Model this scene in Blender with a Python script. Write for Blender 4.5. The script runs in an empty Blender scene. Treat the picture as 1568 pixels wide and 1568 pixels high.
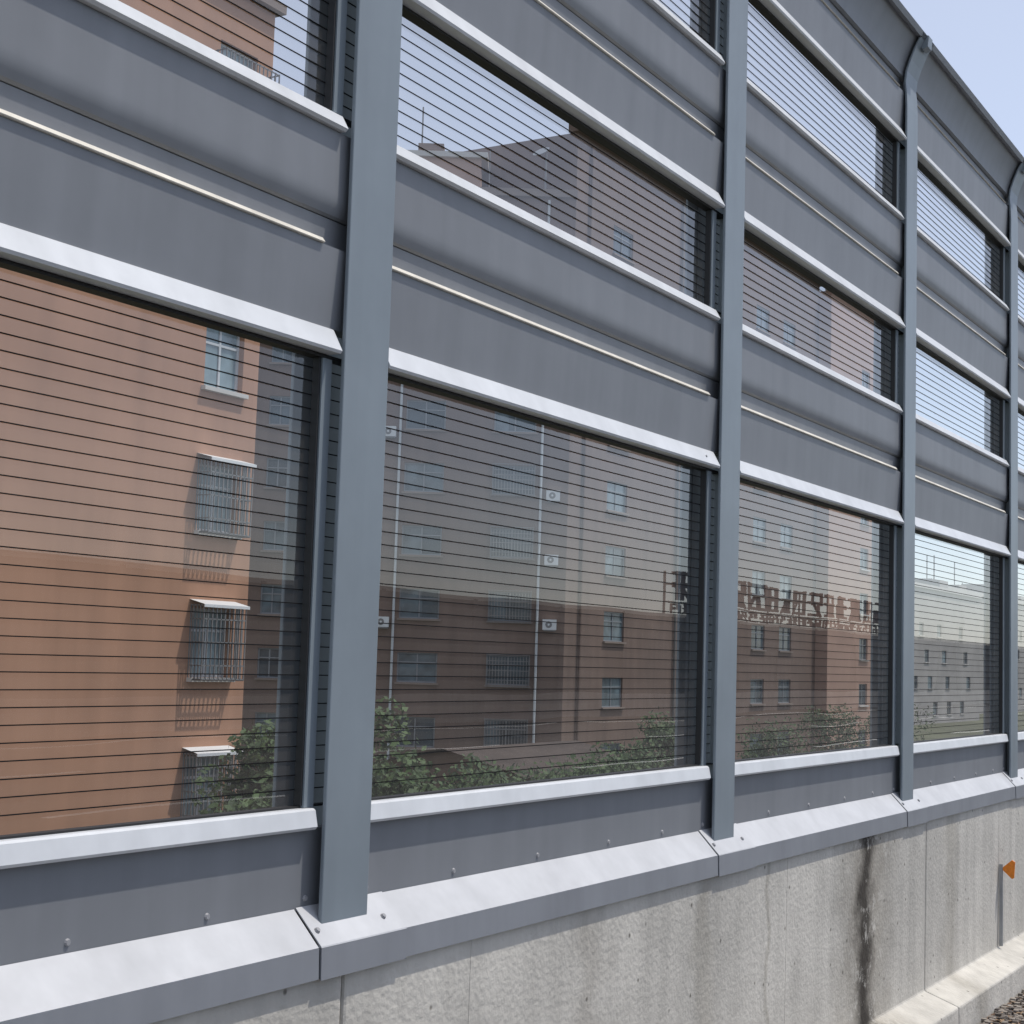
import bpy, math, random
from mathutils import Vector, Matrix
random.seed(7)
scene=bpy.context.scene
# ------------------------------------------------------------------ helpers
class MB:
    def __init__(s): s.v=[];s.f=[];s.m=[];s.mats=[]
    def mi(s,mat):
        if mat not in s.mats: s.mats.append(mat)
        return s.mats.index(mat)
    def poly(s,pts,mat):
        b=len(s.v); s.v+= [tuple(p) for p in pts]; s.f.append(tuple(range(b,b+len(pts)))); s.m.append(s.mi(mat))
    def box(s,x0,x1,y0,y1,z0,z1,mat,T=None):
        P=[(x0,y0,z0),(x1,y0,z0),(x1,y1,z0),(x0,y1,z0),(x0,y0,z1),(x1,y0,z1),(x1,y1,z1),(x0,y1,z1)]
        if T: P=[T(*p) for p in P]
        b=len(s.v); s.v+=P; k=s.mi(mat)
        for f in ((0,3,2,1),(4,5,6,7),(0,1,5,4),(1,2,6,5),(2,3,7,6),(3,0,4,7)):
            s.f.append(tuple(b+i for i in f)); s.m.append(k)
    def ext(s,prof,x0,x1,mat):   # closed polygon profile in (y,z), extruded in x
        n=len(prof); b=len(s.v); k=s.mi(mat)
        s.v+=[(x0,p[0],p[1]) for p in prof]+[(x1,p[0],p[1]) for p in prof]
        for i in range(n):
            j=(i+1)%n; s.f.append((b+i,b+j,b+n+j,b+n+i)); s.m.append(k)
        s.f.append(tuple(b+i for i in range(n))[::-1]); s.m.append(k)
        s.f.append(tuple(b+n+i for i in range(n))); s.m.append(k)
    def cyl(s,p0,p1,r,mat,n=8):
        p0=Vector(p0);p1=Vector(p1);d=(p1-p0).normalized()
        a=d.orthogonal().normalized();c=d.cross(a);b=len(s.v);k=s.mi(mat)
        r1=r if not isinstance(r,tuple) else r[1]; r0=r if not isinstance(r,tuple) else r[0]
        for p,rr in((p0,r0),(p1,r1)):
            for i in range(n):
                t=2*math.pi*i/n; s.v.append(tuple(p+(a*math.cos(t)+c*math.sin(t))*rr))
        for i in range(n):
            j=(i+1)%n; s.f.append((b+i,b+j,b+n+j,b+n+i)); s.m.append(k)
        s.f.append(tuple(b+i for i in range(n))[::-1]); s.m.append(k)
        s.f.append(tuple(b+n+i for i in range(n))); s.m.append(k)
    def obj(s,name,parent=None,fixn=True,smooth=False,bevel=0):
        me=bpy.data.meshes.new(name); me.from_pydata(s.v,[],s.f)
        for m in s.mats: me.materials.append(m)
        me.polygons.foreach_set('material_index',s.m)
        if fixn:
            import bmesh
            bm=bmesh.new(); bm.from_mesh(me); bmesh.ops.recalc_face_normals(bm,faces=bm.faces); bm.to_mesh(me); bm.free()
        if smooth:
            me.polygons.foreach_set('use_smooth',[True]*len(me.polygons)); me.set_sharp_from_angle(angle=math.radians(22))
        me.update()
        o=bpy.data.objects.new(name,me); scene.collection.objects.link(o)
        if parent: o.parent=parent
        if bevel:
            mo=o.modifiers.new('bev','BEVEL'); mo.width=bevel; mo.segments=2; mo.limit_method='ANGLE'
        return o
def empty(name):
    o=bpy.data.objects.new(name,None); scene.collection.objects.link(o); return o
# ------------------------------------------------------------------ materials
def mat(name,col,rough=.6,var=.1,scale=4,bump=0,bscale=60,metal=0,spec=.5,streak=0,far=False):
    m=bpy.data.materials.new(name); m.use_nodes=True; nt=m.node_tree; N=nt.nodes; L=nt.links
    b=N['Principled BSDF']; b.inputs['Roughness'].default_value=rough; b.inputs['Metallic'].default_value=metal
    b.inputs['Specular IOR Level'].default_value=spec
    tc=N.new('ShaderNodeTexCoord'); n=N.new('ShaderNodeTexNoise'); n.inputs['Scale'].default_value=scale; n.inputs['Detail'].default_value=2 if far else 4
    n.inputs['Roughness'].default_value=.65
    L.new(tc.outputs['Object'],n.inputs['Vector'])
    r=N.new('ShaderNodeValToRGB'); r.color_ramp.elements[0].position=.3; r.color_ramp.elements[1].position=.7
    r.color_ramp.elements[0].color=(*[c*(1-var) for c in col],1); r.color_ramp.elements[1].color=(*[min(1,c*(1+var)) for c in col],1)
    L.new(n.outputs['Fac'],r.inputs['Fac']); out=r.outputs['Color']
    if streak:
        mp=N.new('ShaderNodeMapping'); mp.inputs['Scale'].default_value=(9,9,.5) if not far else (1.5,1.5,.12); L.new(tc.outputs['Object'],mp.inputs['Vector'])
        n2=N.new('ShaderNodeTexNoise'); n2.inputs['Scale'].default_value=1.5; n2.inputs['Detail'].default_value=3; L.new(mp.outputs[0],n2.inputs['Vector'])
        r2=N.new('ShaderNodeValToRGB'); r2.color_ramp.elements[0].position=.3; r2.color_ramp.elements[1].position=.65
        v=1-streak; r2.color_ramp.elements[0].color=(v,v,v,1); r2.color_ramp.elements[1].color=(1,1,1,1)
        L.new(n2.outputs['Fac'],r2.inputs['Fac'])
        mx=N.new('ShaderNodeMix'); mx.data_type='RGBA'; mx.blend_type='MULTIPLY'; mx.inputs[0].default_value=1
        L.new(out,mx.inputs[6]); L.new(r2.outputs['Color'],mx.inputs[7]); out=mx.outputs[2]
    L.new(out,b.inputs['Base Color'])
    if bump:
        n3=N.new('ShaderNodeTexNoise'); n3.inputs['Scale'].default_value=bscale; n3.inputs['Detail'].default_value=2; L.new(tc.outputs['Object'],n3.inputs['Vector'])
        bp=N.new('ShaderNodeBump'); bp.inputs['Strength'].default_value=bump; bp.inputs['Distance'].default_value=.01
        L.new(n3.outputs['Fac'],bp.inputs['Height']); L.new(bp.outputs['Normal'],b.inputs['Normal'])
    return m
M_post=mat('post_paint',(.210,.245,.272),.42,.07,3,streak=.08)
M_panel=mat('panel_paint',(.198,.206,.221),.5,.08,2.5,streak=.10)
M_trim=mat('trim_paint_lit',(.62,.635,.655),.38,.08,5,streak=.08)  # light on the upward slants is partly put into this paler tone
M_cap=mat('cap_paint_lit',(.52,.525,.54),.45,.10,5,streak=.08)  # paler than the cap face, brightness of the slanted top partly in the colour
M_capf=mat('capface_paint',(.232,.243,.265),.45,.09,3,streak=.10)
M_lip=mat('lip_sunlit',(.66,.62,.54),.45,.22,7)  # pale cream carries the sun catching this edge
M_rub=mat('rubber',(.012,.012,.013),.6,.1,3)
M_wire=mat('wire_dark',(.01,.01,.011),.8,.1,3,spec=.1)
M_bolt=mat('bolt_steel',(.3,.3,.31),.45,.1,3)
M_asph=mat('asphalt',(.05,.05,.052),.85,.25,6,.5,150)
M_grav=mat('gravel',(.13,.105,.085),.95,.5,18,.9,70)
M_paintl=mat('road_paint',(.75,.75,.72),.7,.08,6)
M_earth=mat('earth',(.11,.12,.07),.95,.4,.15,far=True)
M_brickA=mat('wall_orange_brick',(.44,.245,.155),.85,.10,.35,streak=.12,far=True)
M_brickB=mat('wall_brown',(.170,.115,.090),.85,.12,.35,streak=.14,far=True)  # brown building's walls toned down for the weaker light on them
M_brickB2=mat('wall_brown_warm',(.178,.120,.094),.85,.12,.35,streak=.14,far=True)
M_salmon=mat('wall_salmon',(.42,.27,.205),.85,.1,.35,far=True)
M_beige=mat('wall_beige',(.40,.385,.37),.85,.12,.2,far=True)  # lightened so the colour carries the distance haze
M_roof=mat('roof_grey',(.13,.125,.12),.8,.15,.5,far=True)
M_redroof=mat('sign_dark_red',(.09,.035,.03),.8,.2,1,far=True)
M_white=mat('white_paint',(.70,.72,.73),.5,.05,1,far=True)
M_frame=mat('window_frame',(.55,.58,.6),.45,.05,1,far=True)
M_frameB=mat('window_frame_grey',(.2,.22,.24),.45,.05,1,far=True)
M_wglass=mat('window_glass',(.05,.075,.09),.12,.5,.6,far=True)
M_curt=mat('window_light_glass',(.22,.3,.33),.2,.5,.9,far=True)
M_curtB=mat('window_mid_glass',(.1,.14,.16),.2,.5,.9,far=True)
M_dark=mat('interior_dark',(.02,.022,.025),.7,.3,1,far=True)
M_grille=mat('grille_bars',(.2,.2,.2),.5,.1,1,far=True)
M_sill=mat('sill',(.6,.58,.55),.7,.05,1,far=True)
M_sillB=mat('sill_brown',(.22,.17,.14),.7,.05,1,far=True)
M_orange=mat('orange_reflector',(.75,.22,.015),.3,.15,60)
M_galv=mat('galvanised',(.33,.34,.35),.45,.15,12,metal=.4)
M_trunk=mat('bark',(.09,.065,.045),.9,.3,8,far=True)
M_opp=mat('opposite_wall_paint',(.06,.065,.07),.7,.15,1.5,far=True)
M_oppcap=mat('opposite_cap',(.75,.68,.55),.7,.1,2,far=True)
def leafmat(name,c0,c1):
    m=bpy.data.materials.new(name); m.use_nodes=True; nt=m.node_tree; b=nt.nodes['Principled BSDF']; b.inputs['Roughness'].default_value=.7
    g=nt.nodes.new('ShaderNodeNewGeometry'); r=nt.nodes.new('ShaderNodeValToRGB')
    r.color_ramp.elements[0].color=(*c0,1); r.color_ramp.elements[1].color=(*c1,1)
    nt.links.new(g.outputs['Random Per Island'],r.inputs['Fac']); nt.links.new(r.outputs['Color'],b.inputs['Base Color']); return m
M_leaf=leafmat('leaves',(.012,.035,.008),(.06,.11,.03))
M_leafd=leafmat('dry_leaves',(.1,.05,.025),(.32,.22,.13))
# clear acrylic sheet: reflectance rises at grazing angles, same from both sides; dust film thickened to put haze over the view behind
M_glass=bpy.data.materials.new('acrylic_sheet'); M_glass.use_nodes=True
nt=M_glass.node_tree; N=nt.nodes; L=nt.links; N.remove(N['Principled BSDF'])
tr=N.new('ShaderNodeBsdfTransparent'); tr.inputs['Color'].default_value=(.82,.82,.815,1)
gl=N.new('ShaderNodeBsdfGlossy'); gl.inputs['Roughness'].default_value=.004; gl.inputs['Color'].default_value=(1,.99,.98,1)
gn=N.new('ShaderNodeNewGeometry'); wn_=N.new('ShaderNodeTexNoise'); wn_.inputs['Scale'].default_value=1.6; wn_.inputs['Detail'].default_value=1
L.new(gn.outputs['Position'],wn_.inputs['Vector']); wb=N.new('ShaderNodeBump'); wb.inputs['Strength'].default_value=.2; wb.inputs['Distance'].default_value=.006
L.new(wn_.outputs['Fac'],wb.inputs['Height']); L.new(wb.outputs['Normal'],gl.inputs['Normal'])
lw=N.new('ShaderNodeLayerWeight'); lw.inputs['Blend'].default_value=.5
pw=N.new('ShaderNodeMath'); pw.operation='POWER'; pw.inputs[1].default_value=3
ma=N.new('ShaderNodeMath'); ma.operation='MULTIPLY_ADD'; ma.inputs[1].default_value=.68; ma.inputs[2].default_value=.04
mx=N.new('ShaderNodeMixShader')
L.new(lw.outputs['Facing'],pw.inputs[0]); L.new(pw.outputs[0],ma.inputs[0]); L.new(ma.outputs[0],mx.inputs[0])
L.new(tr.outputs[0],mx.inputs[1]); L.new(gl.outputs[0],mx.inputs[2])
df=N.new('ShaderNodeBsdfDiffuse'); df.inputs['Color'].default_value=(.58,.53,.49,1)
dn=N.new('ShaderNodeTexNoise'); dn.inputs['Scale'].default_value=2.2; dn.inputs['Detail'].default_value=5; L.new(gn.outputs['Position'],dn.inputs['Vector'])
dm=N.new('ShaderNodeMapRange'); dm.inputs[1].default_value=.35; dm.inputs[2].default_value=.75; dm.inputs[3].default_value=.02; dm.inputs[4].default_value=.08
L.new(dn.outputs['Fac'],dm.inputs[0]); mx2=N.new('ShaderNodeMixShader'); L.new(dm.outputs[0],mx2.inputs[0]); L.new(mx.outputs[0],mx2.inputs[1]); L.new(df.outputs[0],mx2.inputs[2])
L.new(mx2.outputs[0],N['Material Output'].inputs['Surface'])
# concrete with pores, patches and a dark leak stain
M_conc=mat('concrete',(.53,.505,.455),.85,.19,1.9,.35,60,streak=.16)
nt=M_conc.node_tree; N=nt.nodes; L=nt.links; b=N['Principled BSDF']
src=b.inputs['Base Color'].links[0].from_socket
geo=N.new('ShaderNodeNewGeometry')
vo=N.new('ShaderNodeTexVoronoi'); vo.inputs['Scale'].default_value=13; L.new(geo.outputs['Position'],vo.inputs['Vector'])
rr=N.new('ShaderNodeValToRGB'); rr.color_ramp.elements[0].position=.05; rr.color_ramp.elements[0].color=(.22,.21,.19,1); rr.color_ramp.elements[1].position=.11; rr.color_ramp.elements[1].color=(1,1,1,1)
L.new(vo.outputs['Distance'],rr.inputs['Fac'])
m1=N.new('ShaderNodeMix'); m1.data_type='RGBA'; m1.blend_type='MULTIPLY'; m1.inputs[0].default_value=.85; L.new(src,m1.inputs[6]); L.new(rr.outputs['Color'],m1.inputs[7])
sx=N.new('ShaderNodeSeparateXYZ'); L.new(geo.outputs['Position'],sx.inputs[0])
nz=N.new('ShaderNodeTexNoise'); nz.inputs['Scale'].default_value=6; nz.inputs['Detail'].default_value=6; L.new(geo.outputs['Position'],nz.inputs['Vector'])
def stain(xc,w,dark,dist,prev):
    a1=N.new('ShaderNodeMath'); a1.operation='MULTIPLY_ADD'; a1.inputs[1].default_value=dist; L.new(nz.outputs['Fac'],a1.inputs[0]); L.new(sx.outputs[0],a1.inputs[2])
    a2=N.new('ShaderNodeMath'); a2.operation='SUBTRACT'; a2.inputs[1].default_value=xc+dist*.5; L.new(a1.outputs[0],a2.inputs[0])
    a3=N.new('ShaderNodeMath'); a3.operation='ABSOLUTE'; L.new(a2.outputs[0],a3.inputs[0])
    r3=N.new('ShaderNodeValToRGB'); r3.color_ramp.elements[0].position=w*.25; r3.color_ramp.elements[0].color=(*dark,1)
    r3.color_ramp.elements[1].position=w; r3.color_ramp.elements[1].color=(1,1,1,1); L.new(a3.outputs[0],r3.inputs['Fac'])
    m2=N.new('ShaderNodeMix'); m2.data_type='RGBA'; m2.blend_type='MULTIPLY'; m2.inputs[0].default_value=1
    L.new(prev,m2.inputs[6]); L.new(r3.outputs['Color'],m2.inputs[7]); return m2.outputs[2]
nf=N.new('ShaderNodeTexNoise'); nf.inputs['Scale'].default_value=11; nf.inputs['Detail'].default_value=7; nf.inputs['Roughness'].default_value=.8; L.new(geo.outputs['Position'],nf.inputs['Vector'])
rf=N.new('ShaderNodeValToRGB'); rf.color_ramp.elements[0].position=.34; rf.color_ramp.elements[1].position=.46; L.new(nf.outputs['Fac'],rf.inputs['Fac'])
st=stain(6.06,.13,(.13,.115,.10),.28,m1.outputs[2])
st=stain(6.08,.42,(.62,.60,.57),.35,st)
mm=N.new('ShaderNodeMix'); mm.data_type='RGBA'; L.new(rf.outputs['Color'],mm.inputs[0]); L.new(m1.outputs[2],mm.inputs[6]); L.new(st,mm.inputs[7])
st=stain(5.03,.02,(.74,.73,.71),.12,mm.outputs[2]); st=stain(3.75,.12,(.82,.81,.8),.3,st); st=stain(7.3,.15,(.78,.77,.75),.25,st); st=stain(4.5,.10,(.84,.83,.81),.3,st)
L.new(st,b.inputs['Base Color'])

# ------------------------------------------------------------------ noise barrier
PX=[0.587-2*k for k in range(5,0,-1)]+[0.587,2.596,4.606,6.602,8.54]+[8.54+2*k for k in range(1,10)]
PW=.160; FY=1.99; GY=2.046
barrier=empty('noise_barrier')
H1,H2,H3=.630,1.490,2.337
TOPP=[(1.99,2.50),(1.993,2.57),(1.998,2.61),(1.992,2.66),(1.975,2.71),(1.952,2.765),(1.93,2.805)]
for i,x in enumerate(PX):
    p=MB()
    fl=[(FY,-.565)]+TOPP
    back=[(y+.01,z) for y,z in fl]
    p.ext(fl+back[::-1],x,x+PW,M_post)
    p.box(x+.075,x+.085,2.003,2.125,-.55,2.60,M_post)
    p.box(x,x+PW,2.125,2.135,-.55,2.62,M_post)
    p.ext([(1.915,2.775),(1.94,2.765),(1.96,2.805),(1.935,2.835),(1.91,2.825)],x+.05,x+.11,M_post)
    o=p.obj('post',barrier,bevel=.0025)
def section(mb,z0,xa,xb,xpa,xpb,top=False):
    mb.ext([(2.055,z0),(1.990,z0),(1.986,z0+.006),(2.012,z0+.053),(2.016,z0+.055),(2.055,z0+.055)],xa,xb,M_trim)
    fr=[(2.018-.010*t,z0+.056+.172*t) for t in [k/4 for k in range(5)]]
    mb.ext([(2.06,z0+.056)]+fr+[(2.06,z0+.228)],xpa,xpb,M_panel)
    mb.ext([(2.0355,z0+.2285),(2.003,z0+.2285),(2.001,z0+.2305),(2.0085,z0+.2400),(2.0345,z0+.2475)],xa+.004,xb-.055,M_lip)  # bright lip stops early, its cut end standing for the post's shadow
    mb.ext([(2.06,z0+.2286),(2.036,z0+.2286),(2.032,z0+.295),(2.06,z0+.295)],xpa,xpb,M_panel)
    if not top:
        def g(t): return 2.0135+.010*max(0,1-t/.22)**2
        fr=[(g(t),z0+.302+.182*t) for t in [k/12 for k in range(13)]]
        mb.ext([(2.06,z0+.297),(2.030,z0+.297)]+fr+[(2.06,z0+.484)],xpa,xpb,M_panel)
        mb.ext([(2.055,z0+.485),(2.002,z0+.485),(1.995,z0+.491),(2.012,z0+.521),(2.03,z0+.527),(2.055,z0+.527)],xa,xb,M_trim)
    else:
        f=[(2.026,z0+.296),(2.014,z0+.302),(2.012,2.66),(1.998,2.71),(1.976,2.765),(1.952,2.812)]
        mb.ext(f+[(y+.02,z+.006) for y,z in f[::-1]],xpa,xpb,M_panel)
        mb.ext([(1.93,2.805),(1.962,2.818),(1.957,2.838),(1.918,2.826)],xpa-.09,xpb+.09,M_capf)
glassmb=MB(); wires=MB(); gask=MB()
for i in range(len(PX)-1):
    x0,x1=PX[i],PX[i+1]
    xa,xb=x0+PW+.001,x1-.014
    xpa,xpb=x0+.087,x1+.073
    mb=MB()
    section(mb,H1,xa,xb,xpa,xpb); section(mb,H2,xa,xb,xpa,xpb); section(mb,H3,xa,xb,xpa,xpb,True)
    mb.ext([(2.055,-.365),(2.004,-.365),(1.999,-.359),(2.006,-.326),(2.012,-.322),(2.055,-.322)],xa,xb,M_trim)
    mb.ext([(2.06,-.60),(2.026,-.60),(2.026,-.366),(2.06,-.366)],xpa,xpb,M_panel)
    mb.obj('panel_set',barrier,smooth=True)
    for (za,zb) in ((-.322,H1),(H1+.527,H2),(H2+.527,H3)):
        glassmb.poly([(xpa,GY,za),(xpb,GY,za),(xpb,GY,zb),(xpa,GY,zb)],M_glass)
        gask.box(xpa,xpb,2.022,2.052,zb-.008,zb-.001,M_rub)
        gask.box(xpa,xpb,2.030,2.052,za+.0005,za+.004,M_rub)
        gask.box(x1-.034,x1-.002,2.022,2.040,za+.001,zb-.009,M_post)
        gask.box(x1-.040,x1-.0345,2.026,2.044,za+.005,zb-.009,M_rub)
        gask.box(x0+PW+.0,x0+PW+.02,2.022,2.040,za+.005,zb-.009,M_post)
        n=int((zb-za)/.0295)
        ph=random.uniform(0,.008)
        for k in range(1,n+1):
            z=za+ph+k*.0295
            if z>zb-.012: break
            j=random.uniform(-.0006,.0006); j2=random.uniform(-.0006,.0006); w=.00105
            P=[(xpa,z+j),(xpb,z+j2)]
            bse=len(wires.v); kk=wires.mi(M_wire); ya,yb=GY-.003,GY-.001
            for (xx,zz) in P: wires.v+=[(xx,ya,zz-w),(xx,ya,zz+w),(xx,yb,zz+w),(xx,yb,zz-w)]
            for q in range(4):
                r_=(q+1)%4; wires.f.append((bse+q,bse+r_,bse+4+r_,bse+4+q)); wires.m.append(kk)
g=glassmb.obj('glass_sheets',barrier,fixn=False)
wires.obj('wires',barrier,fixn=False); gask.obj('gaskets_and_frames',barrier)
cap=MB()
X0,X1=PX[0],PX[-1]
SO=-.045
for i in range(len(PX)-1):
    x0,x1=PX[i]+SO+.0025,PX[i+1]+SO-.0025
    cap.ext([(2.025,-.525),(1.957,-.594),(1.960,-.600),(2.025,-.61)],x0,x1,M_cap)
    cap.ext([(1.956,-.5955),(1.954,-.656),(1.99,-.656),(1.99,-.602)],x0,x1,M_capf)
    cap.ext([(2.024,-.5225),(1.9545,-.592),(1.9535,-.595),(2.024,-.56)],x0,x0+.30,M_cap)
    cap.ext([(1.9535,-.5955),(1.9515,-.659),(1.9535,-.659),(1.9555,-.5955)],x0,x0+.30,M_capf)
    cap.ext([(1.956,-.655),(1.958,-.598),(2.02,-.535),(2.02,-.655)],x0-.005,x0-.0003,M_rub)
cap.obj('base_cap',barrier)
bo=MB()
for i in range(len(PX)-1):
    x0,x1=PX[i],PX[i+1]
    for t in (-.012,.20,.55,.95,1.35,1.7):
        x=x0+t
        bo.cyl((x,2.027,-.507),(x,2.022,-.507),(.0075,.005),M_bolt)
    for x in (x0-.025,x0+.205):
        zc=-.566; bo.cyl((x,1.981,zc),(x,1.977,zc+.004),(.0075,.005),M_bolt)
    if i%3==0: bo.cyl((x1-.10,1.999,H1+.028),(x1-.10,1.996,H1+.030),.004,M_bolt)
bo.obj('bolts',barrier,smooth=False)

# ------------------------------------------------------------------ concrete wall
cw=MB()
joints=[X0,-5,-1.2,1.0,2.655,6.9,11.6,16.5,21.5,PX[-1]]
for a,b_ in zip(joints[:-1],joints[1:]):
    cw.ext([(2.25,-.645),(1.970,-.645),(1.974,-1.39),(1.825,-1.44),(1.82,-1.70),(2.25,-1.70)],a+.004,b_-.004,M_conc)
cw.box(X0,X1,1.99,2.2,-1.6,-.66,M_dark)
cwo=cw.obj('concrete_wall',None,bevel=.008)
fj=MB()
for x in (3.147,5.2,8.2):
    fj.ext([(1.9700,-.66),(1.9692,-.66),(1.9732,-1.385),(1.974,-1.385)],x,x+.004,M_conc)
fj.obj('form_joints',cwo)

rf_=empty('roadside_reflector')
r=MB(); RXx=8.20
bq=[(RXx,1.950,-1.000),(RXx,1.950,-.985),(RXx,1.905,-.945),(RXx,1.890,-.955),(RXx,1.895,-1.035),(RXx,1.905,-1.04)]
n=len(bq); bb=[(RXx+.012,y,z) for _,y,z in bq]
base=len(r.v); r.v+=bq+bb; k=r.mi(M_orange)
r.f.append(tuple(base+i for i in range(n))); r.m.append(k); r.f.append(tuple(base+n+i for i in range(n))[::-1]); r.m.append(k)
for i in range(n):
    j=(i+1)%n; r.f.append((base+i,base+n+i,base+n+j,base+j)); r.m.append(k)
r.box(RXx-.002,RXx+.012,1.951,1.968,-1.38,-.97,M_galv)
r.obj('reflector_body',rf_,bevel=.001)

# ------------------------------------------------------------------ ground / road
gm=MB()
prof=[(-2500,-6.2),(-24,-6.2),(-19,-1.57),(2.45,-1.57),(2.6,-6.2),(2500,-6.2)]
mats=[M_earth,M_earth,M_grav,M_conc,M_earth]
for (p,q),m_ in zip(zip(prof[:-1],prof[1:]),mats):
    gm.poly([(-2500,p[0],p[1]),(2500,p[0],p[1]),(2500,q[0],q[1]),(-2500,q[0],q[1])],m_)
gm.obj('ground')
rd=MB(); rd.poly([(-400,-15.2,-1.566),(400,-15.2,-1.566),(400,1.30,-1.566),(-400,1.30,-1.566)],M_asph)
rdo=rd.obj('road')
mk=MB()
for y in (.55,-14.4): mk.poly([(-400,y,-1.562),(400,y,-1.562),(400,y+.15,-1.562),(-400,y+.15,-1.562)],M_paintl)
for y in (-3.1,-6.8,-10.5):
    for k in range(-12,30):
        mk.poly([(k*10,y,-1.562),(k*10+4,y,-1.562),(k*10+4,y+.12,-1.562),(k*10,y+.12,-1.562)],M_paintl)
mk.obj('lane_markings',rdo)
lv=MB()
M_stone=leafmat('stones',(.05,.04,.035),(.32,.28,.24))
for k in range(8000):
    x=random.uniform(2,12); y=1.81-abs(random.gauss(0,.15)); s=random.uniform(.004,.014)
    z=-1.567+s*.4
    m_=M_leafd if random.random()<.45 else M_stone
    if m_ is M_leafd:
        a=random.uniform(0,6.28); t=random.uniform(-.5,.5); s*=1.8
        c,sn=math.cos(a)*s,math.sin(a)*s
        lv.poly([(x-c,y-sn,z-t*s*.3),(x+sn*.5,y-c*.5,z+.004),(x+c,y+sn,z+abs(t)*s),(x-sn*.5,y+c*.5,z+.004)],m_)
    else:
        lv.box(x-s,x+s*random.uniform(.5,1),y-s*.7,y+s,z-s*.6,z+s*.7,m_)
lv.obj('gravel_and_leaf_litter',None,fixn=False)

# opposite side barrier (seen as a reflection)
ob=MB()
for k in range(-20,50):
    x=k*4; ob.box(x+.07,x+3.93,-16.2,-16.08,-1.2,1.38,M_opp); ob.box(x-.07,x+.07,-16.24,-16.02,-1.57,1.42,M_opp)
ob.box(-80,200,-16.3,-16.0,-1.6,-.9,M_conc)
ob.box(-80,200,-16.22,-16.04,1.385,1.475,M_oppcap)
ob.obj('roadside_barrier_wall')
# lettered steel sign standing behind it
sg=MB()
rs=random.Random(21)
def glyph(x0,w,z0,h,t):
    sg.box(x0+w*rs.uniform(.05,.2),x0+w*rs.uniform(.8,.95),-16.56,-16.5,z0+h*.86,z0+h*.86+t,M_redroof)
    sg.box(x0+w*rs.uniform(0,.15),x0+w*rs.uniform(.85,1),-16.56,-16.5,z0+h*rs.uniform(.4,.55),z0+h*.5+t,M_redroof)
    if rs.random()<.7: sg.box(x0+w*.1,x0+w*.9,-16.56,-16.5,z0,z0+t,M_redroof)
    for c in rs.sample([.05,.28,.5,.72,.92],3):
        a,b_=rs.choice([(0,1),(0,.55),(.45,1),(0,.9)]); sg.box(x0+w*c,x0+w*c+t*1.5,-16.56,-16.5,z0+h*a,z0+h*b_,M_redroof)
    if rs.random()<.6:
        sg.cyl((x0+w*.45,-16.53,z0+h*.5),(x0+w*rs.choice([.02,.95]),-16.53,z0),t*.55,M_redroof,5)
x=44.
while x<66:
    glyph(x,1.35,1.95,.92,.10); glyph(x,.65,1.53,.30,.05); glyph(x+.78,.65,1.53,.30,.05); x+=1.55
x=44.
while x<66.5:
    sg.cyl((x,-16.75,-1.6),(x,-16.75,2.85),.045,M_opp,6); x+=4.1
for z in (1.9,2.45): sg.cyl((44,-16.7,z),(66.2,-16.7,z),.025,M_opp,5)
sg.obj('steel_letter_sign',fixn=False)

# ------------------------------------------------------------------ buildings
def frame(ox,oy,tx,ty):
    l=math.hypot(tx,ty); tx/=l;ty/=l; nx,ny=ty,-tx
    return lambda a,o,z:(ox+tx*a+nx*o, oy+ty*a+ny*o, z)
def facade(parent,T,a0,a1,z0,z1,holes,mwall,glassmats=(M_wglass,),depth=.18,sill=M_sill,mfr=M_frame,curt=M_curt,name='facade'):
    mb=MB()
    A=sorted({a0,a1}|{h[0] for h in holes}|{h[1] for h in holes}); Z=sorted({z0,z1}|{h[2] for h in holes}|{h[3] for h in holes})
    for i in range(len(A)-1):
        for j in range(len(Z)-1):
            ca=(A[i]+A[i+1])/2; cz=(Z[j]+Z[j+1])/2
            if any(h[0]<ca<h[1] and h[2]<cz<h[3] for h in holes): continue
            mb.poly([T(A[i],0,Z[j]),T(A[i+1],0,Z[j]),T(A[i+1],0,Z[j+1]),T(A[i],0,Z[j+1])],mwall)
    for (p,q,r_,s) in holes:
        d=-depth
        for P in ([(p,0,r_),(p,0,s),(p,d,s),(p,d,r_)],[(q,0,r_),(q,0,s),(q,d,s),(q,d,r_)],[(p,0,r_),(q,0,r_),(q,d,r_),(p,d,r_)],[(p,0,s),(q,0,s),(q,d,s),(p,d,s)]):
            mb.poly([T(*c) for c in P],mwall)
        gmt=random.choice(glassmats)
        mb.poly([T(p,d,r_),T(q,d,r_),T(q,d,s),T(p,d,s)],gmt)
        fw=.06; e=.04
        mb.box(p,q,d+.002,d+e,r_,r_+fw,mfr,T); mb.box(p,q,d+.002,d+e,s-fw,s,mfr,T)
        mb.box(p,p+fw,d+.002,d+e,r_+fw,s-fw,mfr,T); mb.box(q-fw,q,d+.002,d+e,r_+fw,s-fw,mfr,T)
        c=(p+q)/2; mb.box(c-.03,c+.03,d+.002,d+e,r_+fw,s-fw,mfr,T)
        c=r_+(s-r_)*.68; mb.box(p+fw,q-fw,d+.002,d+e-.004,c-.025,c+.025,mfr,T)
        if random.random()<.5:
            h=random.uniform(.3,.62)
            mb.poly([T(p+fw,d+.012,r_+fw),T(p+(q-p)*h,d+.012,r_+fw),T(p+(q-p)*h,d+.012,s-fw),T(p+fw,d+.012,s-fw)],curt)
        if sill: mb.box(p-.08,q+.08,.001,.12,r_-.09,r_-.003,sill,T)
    return mb.obj(name,parent,fixn=False)
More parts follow.
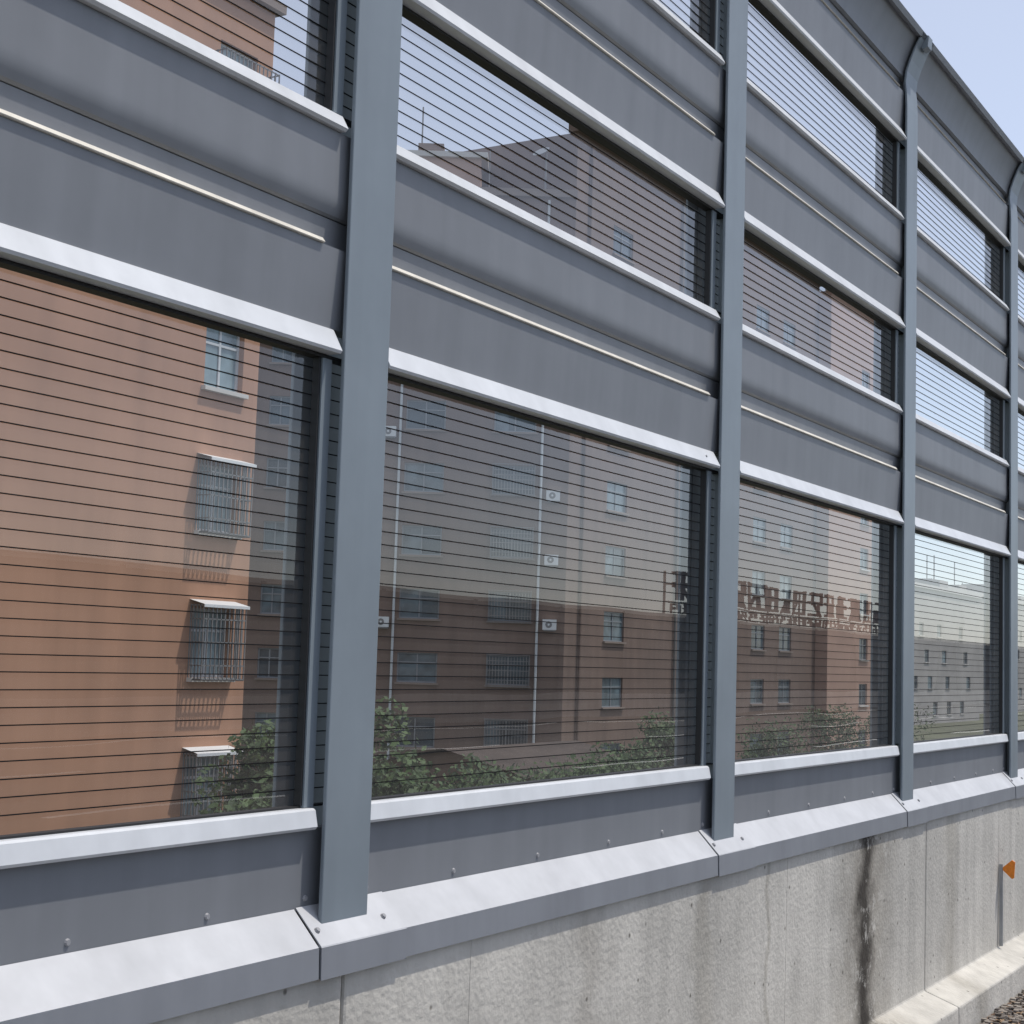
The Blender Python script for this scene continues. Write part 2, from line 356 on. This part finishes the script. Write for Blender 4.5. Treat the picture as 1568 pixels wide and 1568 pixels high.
def grille(mb,T,p,q,r_,s,dep=.4):
    b=.012
    for z in [r_+.02,r_+.3,r_+(s-r_)*.5,s-.3,s-.02]:
        mb.box(p,q,dep-b,dep+b,z-b,z+b,M_grille,T); mb.box(p-b,p+b,0,dep,z-b,z+b,M_grille,T); mb.box(q-b,q+b,0,dep,z-b,z+b,M_grille,T)
    n=int((q-p)/.13)
    for k in range(n+1):
        a=p+(q-p)*k/n; mb.box(a-b,a+b,dep-b,dep+b,r_,s,M_grille,T); mb.box(a-b,a+b,0,dep,r_-b,r_+b,M_grille,T)
    for k in range(4):
        o=dep*k/4; mb.box(p-b,p+b,o-b,o+b,r_,s,M_grille,T); mb.box(q-b,q+b,o-b,o+b,r_,s,M_grille,T)
def acunit(mb,T,a,z):
    mb.box(a,a+.62,.08,.36,z,z+.46,M_white,T); mb.box(a+.05,a+.58,.0,.34,z-.06,z-.01,M_grille,T)
    c=T(a+.27,.36,z+.23); c2=T(a+.27,.375,z+.23); mb.cyl(c,c2,.15,M_grille,16)
    mb.cyl(T(a+.27,.376,z+.23),T(a+.27,.384,z+.23),.05,M_white,8)
A=empty('orange_apartment_building')
TA=frame(0,22,1,0)
rowsA=[5.44-3.02*3,5.44-3.02*2,5.44-3.02,5.44,8.46,11.48]
holes=[]
for z in rowsA:
    holes.append((23.95,25.15,z,z+1.42))
    for a in (3.5,7,12,15.5): holes.append((a,a+1.3,z,z+1.42))
facade(A,TA,1,25.65,-6.2,14.1,holes,M_brickA,(M_wglass,M_curt,M_curt))
mb=MB()
mb.poly([(25.65,22,-6.2),(25.65,34,-6.2),(25.65,34,14.1),(25.65,22,14.1)],M_brickA)
mb.poly([(1,22,-6.2),(1,34,-6.2),(1,34,14.1),(1,22,14.1)],M_brickA)
mb.poly([(1,34,-6.2),(25.65,34,-6.2),(25.65,34,14.1),(1,34,14.1)],M_brickA)
mb.box(.8,25.8,21.8,34.2,14.1,14.3,M_sillB); mb.poly([(.8,21.8,14.31),(25.8,21.8,14.31),(25.8,34.2,14.31),(.8,34.2,14.31)],M_roof)
mb.box(1,25.64,.002,.03,9.95,10.03,M_brickA,TA)
mb.obj('side_walls_and_roof',A,fixn=False)
gr=MB()
for z in rowsA[:3]: 
    grille(gr,TA,23.9,25.2,z-.05,z+1.5,.36)
    gr.poly([TA(23.85,0,z+1.6),TA(25.25,0,z+1.6),TA(25.25,.42,z+1.5),TA(23.85,.42,z+1.5)],M_white)
    gr.box(23.85,25.25,.40,.42,z+1.44,z+1.5,M_white,TA)
grille(gr,TA,23.6,25.3,11.2,12.5,.5)
gr.obj('window_grilles',A,fixn=False)
bal=MB()
bal.box(25.3,26.7,21.6,22.5,11.1,11.2,M_sill)
for k in range(9):
    x=25.35+k*.16; bal.cyl((x,21.65,11.2),(x,21.65,12.0),.012,M_grille,5)
bal.cyl((25.3,21.65,12.0),(26.7,21.65,12.0),.02,M_grille,5)
for cx in (26.05,26.5):
    for k in range(12):
        t0,t1=k*math.pi/6,(k+1)*math.pi/6
        bal.cyl((cx+.25*math.cos(t0),21.75,11.5+.25*math.sin(t0)),(cx+.25*math.cos(t1),21.75,11.5+.25*math.sin(t1)),.015,M_grille,4)
bal.obj('balcony',A,fixn=False)
B=empty('brown_apartment_building')
LX,LY=53.6,46.2; CX,CY=61.0,33.8
TB=frame(LX,LY,CX-LX,CY-LY); lenB=math.hypot(CX-LX,CY-LY)
tops=[5.82+2.86*k for k in range(-3,6)]
holes=[]
for t in tops:
    if t>20.5: continue
    for p,q in ((.74,1.77),(3.0,4.2),(6.99,8.79),(11.0,12.92)): holes.append((p,q,t-1.33,t))
KB=dict(sill=M_sillB,mfr=M_frameB,curt=M_curtB)
facade(B,TB,0,lenB,-6.2,21.15,holes,M_brickB2,(M_wglass,M_wglass,M_curtB),.12,name='end_facade',**KB)
RX=93.5
TB2=frame(CX,CY,1,0)
holes=[]
for t in [5.42+3.1*k for k in range(-3,6)]:
    for p,q in ((3.8,5.9),(12.2,13.8),(22,24),(26.3,28.3)): holes.append((p,q,t-1.4,t))
facade(B,TB2,0,RX-CX,-6.2,24.3,holes,M_brickB,(M_wglass,M_wglass,M_curtB),.12,name='long_facade',**KB)
mb=MB()
mb.poly([(LX,LY,21.15),(CX,CY,21.15),(CX,60,21.15),(LX,60,21.15)],M_roof)
mb.poly([(CX,CY,21.15),(CX,50,21.15),(CX,50,24.3),(CX,CY,24.3)],M_brickB2)
mb.poly([(CX,CY,24.3),(RX,CY,24.3),(RX,50,24.3),(CX,50,24.3)],M_roof)
mb.poly([(LX,LY,-6.2),(LX,60,-6.2),(LX,60,21.15),(LX,LY,21.15)],M_brickB2)
mb.poly([(LX,60,-6.2),(RX,60,-6.2),(RX,60,21.15),(LX,60,21.15)],M_brickB2)
mb.box(-.2,lenB+.05,-.4,.2,21.15,21.5,M_sillB,TB)
mb.box(-.2,RX-CX,-.4,.25,24.3,24.7,M_brickB,TB2)
mb.box(6.3,10.0,-4,-.3,21.5,23.0,M_salmon,TB); mb.box(6.0,10.3,-4.2,-.1,23.0,23.25,M_sill,TB)
mb.box(7.0,8.2,-3.5,-1,23.25,23.9,M_brickB,TB); mb.cyl(TB(7.1,-2,23.9),TB(7.1,-2,26),.04,M_grille,5)
for k in range(8):
    t0,t1=k/8,(k+1)/8
    f=lambda t:21.5+1.5*(math.sin(t*math.pi/2))**2
    a0_,a1_=10.4+t0*4,10.4+t1*4
    mb.poly([TB(a0_,-1.2,21.4),TB(a1_,-1.2,21.4),TB(a1_,-1.2,f(t1)),TB(a0_,-1.2,f(t0))],M_brickB)
    mb.poly([TB(a0_,-1.2,f(t0)),TB(a1_,-1.2,f(t1)),TB(a1_,-3,f(t1)),TB(a0_,-3,f(t0))],M_roof)
mb.cyl(TB(13.0,-.2,21.4),TB(13.0,-.2,23.3),.05,M_grille,6); mb.cyl(TB(12.8,.05,23.2),TB(12.75,.12,23.3),(.1,.42),M_frameB,12)
for a in (2.2,4.6,10.4): mb.cyl(TB(a,-.2,21.4),TB(a,-.2,23.4),.03,M_grille,5)
for a in (6.75,13.2): mb.cyl(TB(a,.1,-6),TB(a,.1,21),.06,M_frame,6)
mb.cyl(TB2(1.3,.1,-6),TB2(1.3,.1,24),.07,M_brickB,6); mb.cyl(TB2(11.5,.1,-6),TB2(11.5,.1,24),.07,M_roof,6)
for z in (1.3,4.2,7.1): acunit(mb,TB,13.45,z)
for z in (1.2,9.8): acunit(mb,TB,5.95,z)
mb.obj('roof_and_fittings',B,fixn=False)
g2=MB()
for t in tops[:5]: grille(g2,TB,11.,12.92,t-1.4,t+.05,.3)
g2.obj('window_grilles',B,fixn=False)
C=empty('salmon_apartment_building')
TC=frame(RX,33.0,1,0); holes=[]
for k in range(-3,6):
    t=5.0+3.0*k; 
    for p,q in ((6.2,7.9),(9.0,10.6)): holes.append((p,q,t-1.4,t))
facade(C,TC,0,11.5,-6.2,24,holes,M_salmon,(M_wglass,M_curtB),.15,mfr=M_frameB,curt=M_curtB)
mb=MB(); mb.poly([(RX,33,-6.2),(RX,60,-6.2),(RX,60,24),(RX,33,24)],M_salmon); mb.poly([(RX+11.5,33,-6.2),(RX+11.5,60,-6.2),(RX+11.5,60,24),(RX+11.5,33,24)],M_salmon)
mb.poly([(RX,33,24),(RX+11.5,33,24),(RX+11.5,60,24),(RX,60,24)],M_roof); mb.box(-.1,11.6,-.4,.25,24.01,24.4,M_sill,TC)
mb.obj('side_walls_and_roof',C,fixn=False)
def block(name,x0,x1,y,top,dep,m_,pitch=3.0,wp=4.2,first=1.0):
    E=empty(name); T=frame(x0,y,1,0); holes=[]
    z=top-first
    while z>-5:
        a=1.5
        while a<x1-x0-2.5:
            if random.random()<.85: holes.append((a,a+1.9,z-1.5,z))
            a+=wp*random.choice((.8,1,1.3))
        z-=pitch
    holes=[(round(h[0],1),round(h[1],1),round(h[2],2),round(h[3],2)) for h in holes]
    facade(E,T,0,x1-x0,-6.2,top,holes,m_,(M_curtB,M_curt,M_wglass),.15,mfr=M_frameB)
    mb=MB(); mb.poly([(x0,y,-6.2),(x0,y+dep,-6.2),(x0,y+dep,top),(x0,y,top)],m_); mb.poly([(x1,y,-6.2),(x1,y+dep,-6.2),(x1,y+dep,top),(x1,y,top)],m_)
    mb.poly([(x0,y,top),(x1,y,top),(x1,y+dep,top),(x0,y+dep,top)],M_roof); mb.box(-.1,x1-x0+.1,-.3,.3,top+.01,top+.5,M_sill,T)
    a=4
    while a<x1-x0-6:
        mb.box(a,a+random.uniform(3,6),-7,-2,top,top+random.uniform(1.2,3),m_,T)
        mb.cyl(T(a+1,-3,top),T(a+1,-3,top+5),.08,M_grille,5); a+=random.uniform(14,25)
    mb.obj('side_walls_and_roof',E,fixn=False)
block('beige_apartment_building',150,206,52,9.6,14,M_beige,3.1,7.5,4.0)
block('beige_apartment_building',215,300,60,11.5,14,M_beige,3.1,9,4.5)
block('beige_apartment_building',310,420,80,13,14,M_beige,3.1,12,4)
block('grey_apartment_building',112,146,47,2.5,12,M_brickB,3.2,6.3,1.2)
Hs=empty('low_outbuilding')
TH=frame(46,27,1,0)
facade(Hs,TH,0,9,-6.2,-3.9,[(1,2.4,-5.4,-4.3),(4,5.4,-5.4,-4.3),(7,8.2,-6.1,-4.2)],M_brickB,(M_wglass,),.12,mfr=M_frameB,curt=M_curtB,sill=M_sillB)
mb=MB(); mb.poly([(46,27,-6.2),(46,33,-6.2),(46,33,-3.9),(46,30,-3.3),(46,27,-3.9)],M_brickB); mb.poly([(55,27,-6.2),(55,33,-6.2),(55,33,-3.9),(55,30,-3.3),(55,27,-3.9)],M_brickB)
M_droof=mat('roof_dark_brown',(.06,.045,.038),.85,.2,1,far=True)
mb.poly([(45.6,26.5,-4.0),(55.4,26.5,-4.0),(55.4,30,-3.22),(45.6,30,-3.22)],M_droof); mb.poly([(45.6,33.5,-4.0),(55.4,33.5,-4.0),(55.4,30,-3.22),(45.6,30,-3.22)],M_droof)
mb.obj('walls_and_roof',Hs,fixn=False)
# ------------------------------------------------------------------ trees
def tree(x,y,zb,zt,rad,n=2400,name='leafy_tree'):
    E=empty(name); t=MB(); h=zt-zb
    t.cyl((x,y,zb),(x+.1,y,zb+h*.45),(.14,.09),M_trunk,8)
    cl=[]
    for k in range(9):
        a=random.uniform(0,6.28); rr_=rad*random.uniform(.25,.75); z=zb+h*random.uniform(.45,.88)
        c=(x+rr_*math.cos(a),y+rr_*math.sin(a),z); cl.append((c,rad*random.uniform(.28,.5)))
        t.cyl((x+.1,y,zb+h*.42),c,(.06,.015),M_trunk,5)
    cl.append(((x,y,zt-rad*.4),rad*.4))
    t.obj('trunk',E,fixn=False)
    l=MB()
    for k in range(n):
        c,r_=random.choice(cl)
        d=Vector((random.gauss(0,1),random.gauss(0,1),random.gauss(0,.8))); d.normalize(); d*=r_*random.uniform(.5,1.1)
        p=Vector(c)+d; s=random.uniform(.05,.11)
        u=Vector((random.gauss(0,1),random.gauss(0,1),random.gauss(0,1))).normalized(); v=u.orthogonal().normalized()
        l.poly([p-u*s,p-v*s*.55,p+u*s,p+v*s*.55],M_leaf)
    l.obj('leaves',E,fixn=False)
for a in ((22.5,16,-6.2,-.8,1.1),(24.4,17,-6.2,-1.5,1.5),(21.0,17,-6.2,-1.9,1.3),(27.2,18,-6.2,-2.3,1.7),(30.0,18,-6.2,-2.4,1.7),(33,19,-6.2,-2.4,1.8),(36,20,-6.2,-2.6,1.8),
          (46.0,22,-6.2,-1.5,1.5),(42.5,22,-6.2,-2.4,1.8),(48.5,22.5,-6.2,-1.9,1.5),(22.9,19,-6.2,-1.2,1.3),(24.4,20.3,-6.2,-2.4,1.1),(62,24,-6.2,-2.4,2.),(75,26,-6.2,-1.8,2.4),(85,26,-6.2,-2.2,2.2),(39,20,-6.2,-2.5,1.8)):
    tree(*a)
# ------------------------------------------------------------------ light
el,az=math.radians(66),math.radians(143)
world=bpy.data.worlds.new('World'); scene.world=world; world.use_nodes=True
wn=world.node_tree; bg=wn.nodes['Background']; sky=wn.nodes.new('ShaderNodeTexSky'); sky.sky_type='NISHITA'; sky.sun_disc=False
sky.sun_elevation=el; sky.sun_rotation=az; sky.air_density=.75; sky.dust_density=.8; sky.ozone_density=1.5
hz=wn.nodes.new('ShaderNodeMix'); hz.data_type='RGBA'; hz.blend_type='ADD'; hz.inputs[0].default_value=1; hz.inputs[7].default_value=(2.9,2.8,2.7,1)
wn.links.new(sky.outputs[0],hz.inputs[6]); wn.links.new(hz.outputs[2],bg.inputs['Color']); bg.inputs['Strength'].default_value=.13
sd=bpy.data.lights.new('sun','SUN'); sd.energy=3.2; sd.angle=math.radians(.8); sd.color=(1,.955,.88)
so=bpy.data.objects.new('sun',sd); scene.collection.objects.link(so)
dv=Vector((math.cos(el)*math.sin(az),math.cos(el)*math.cos(az),math.sin(el)))
so.rotation_euler=dv.to_track_quat('Z','Y').to_euler(); so.location=dv*50
# ------------------------------------------------------------------ camera
f=2372.; P=(784.,784.)
Hd=Vector((2211-P[0],1052-P[1],f)).normalized()
Vd=Vector((1571-P[0],-24400-P[1],f)); Vd=(Vd-Hd*Vd.dot(Hd)).normalized()
Yd=Vd.cross(Hd)
if Yd.x>0: Yd=-Yd
right=Vector((Hd.x,Yd.x,Vd.x)); down=Vector((Hd.y,Yd.y,Vd.y)); fwd=Vector((Hd.z,Yd.z,Vd.z))
R=Matrix((right,-down,-fwd)).transposed()
cd=bpy.data.cameras.new('camera'); co=bpy.data.objects.new('camera',cd); scene.collection.objects.link(co)
co.matrix_world=R.to_4x4(); cd.sensor_width=36; cd.lens=f/1568*36; cd.clip_start=.05; cd.clip_end=6000
scene.camera=co
scene.view_settings.view_transform='Standard'; scene.view_settings.look='None'; scene.view_settings.exposure=0
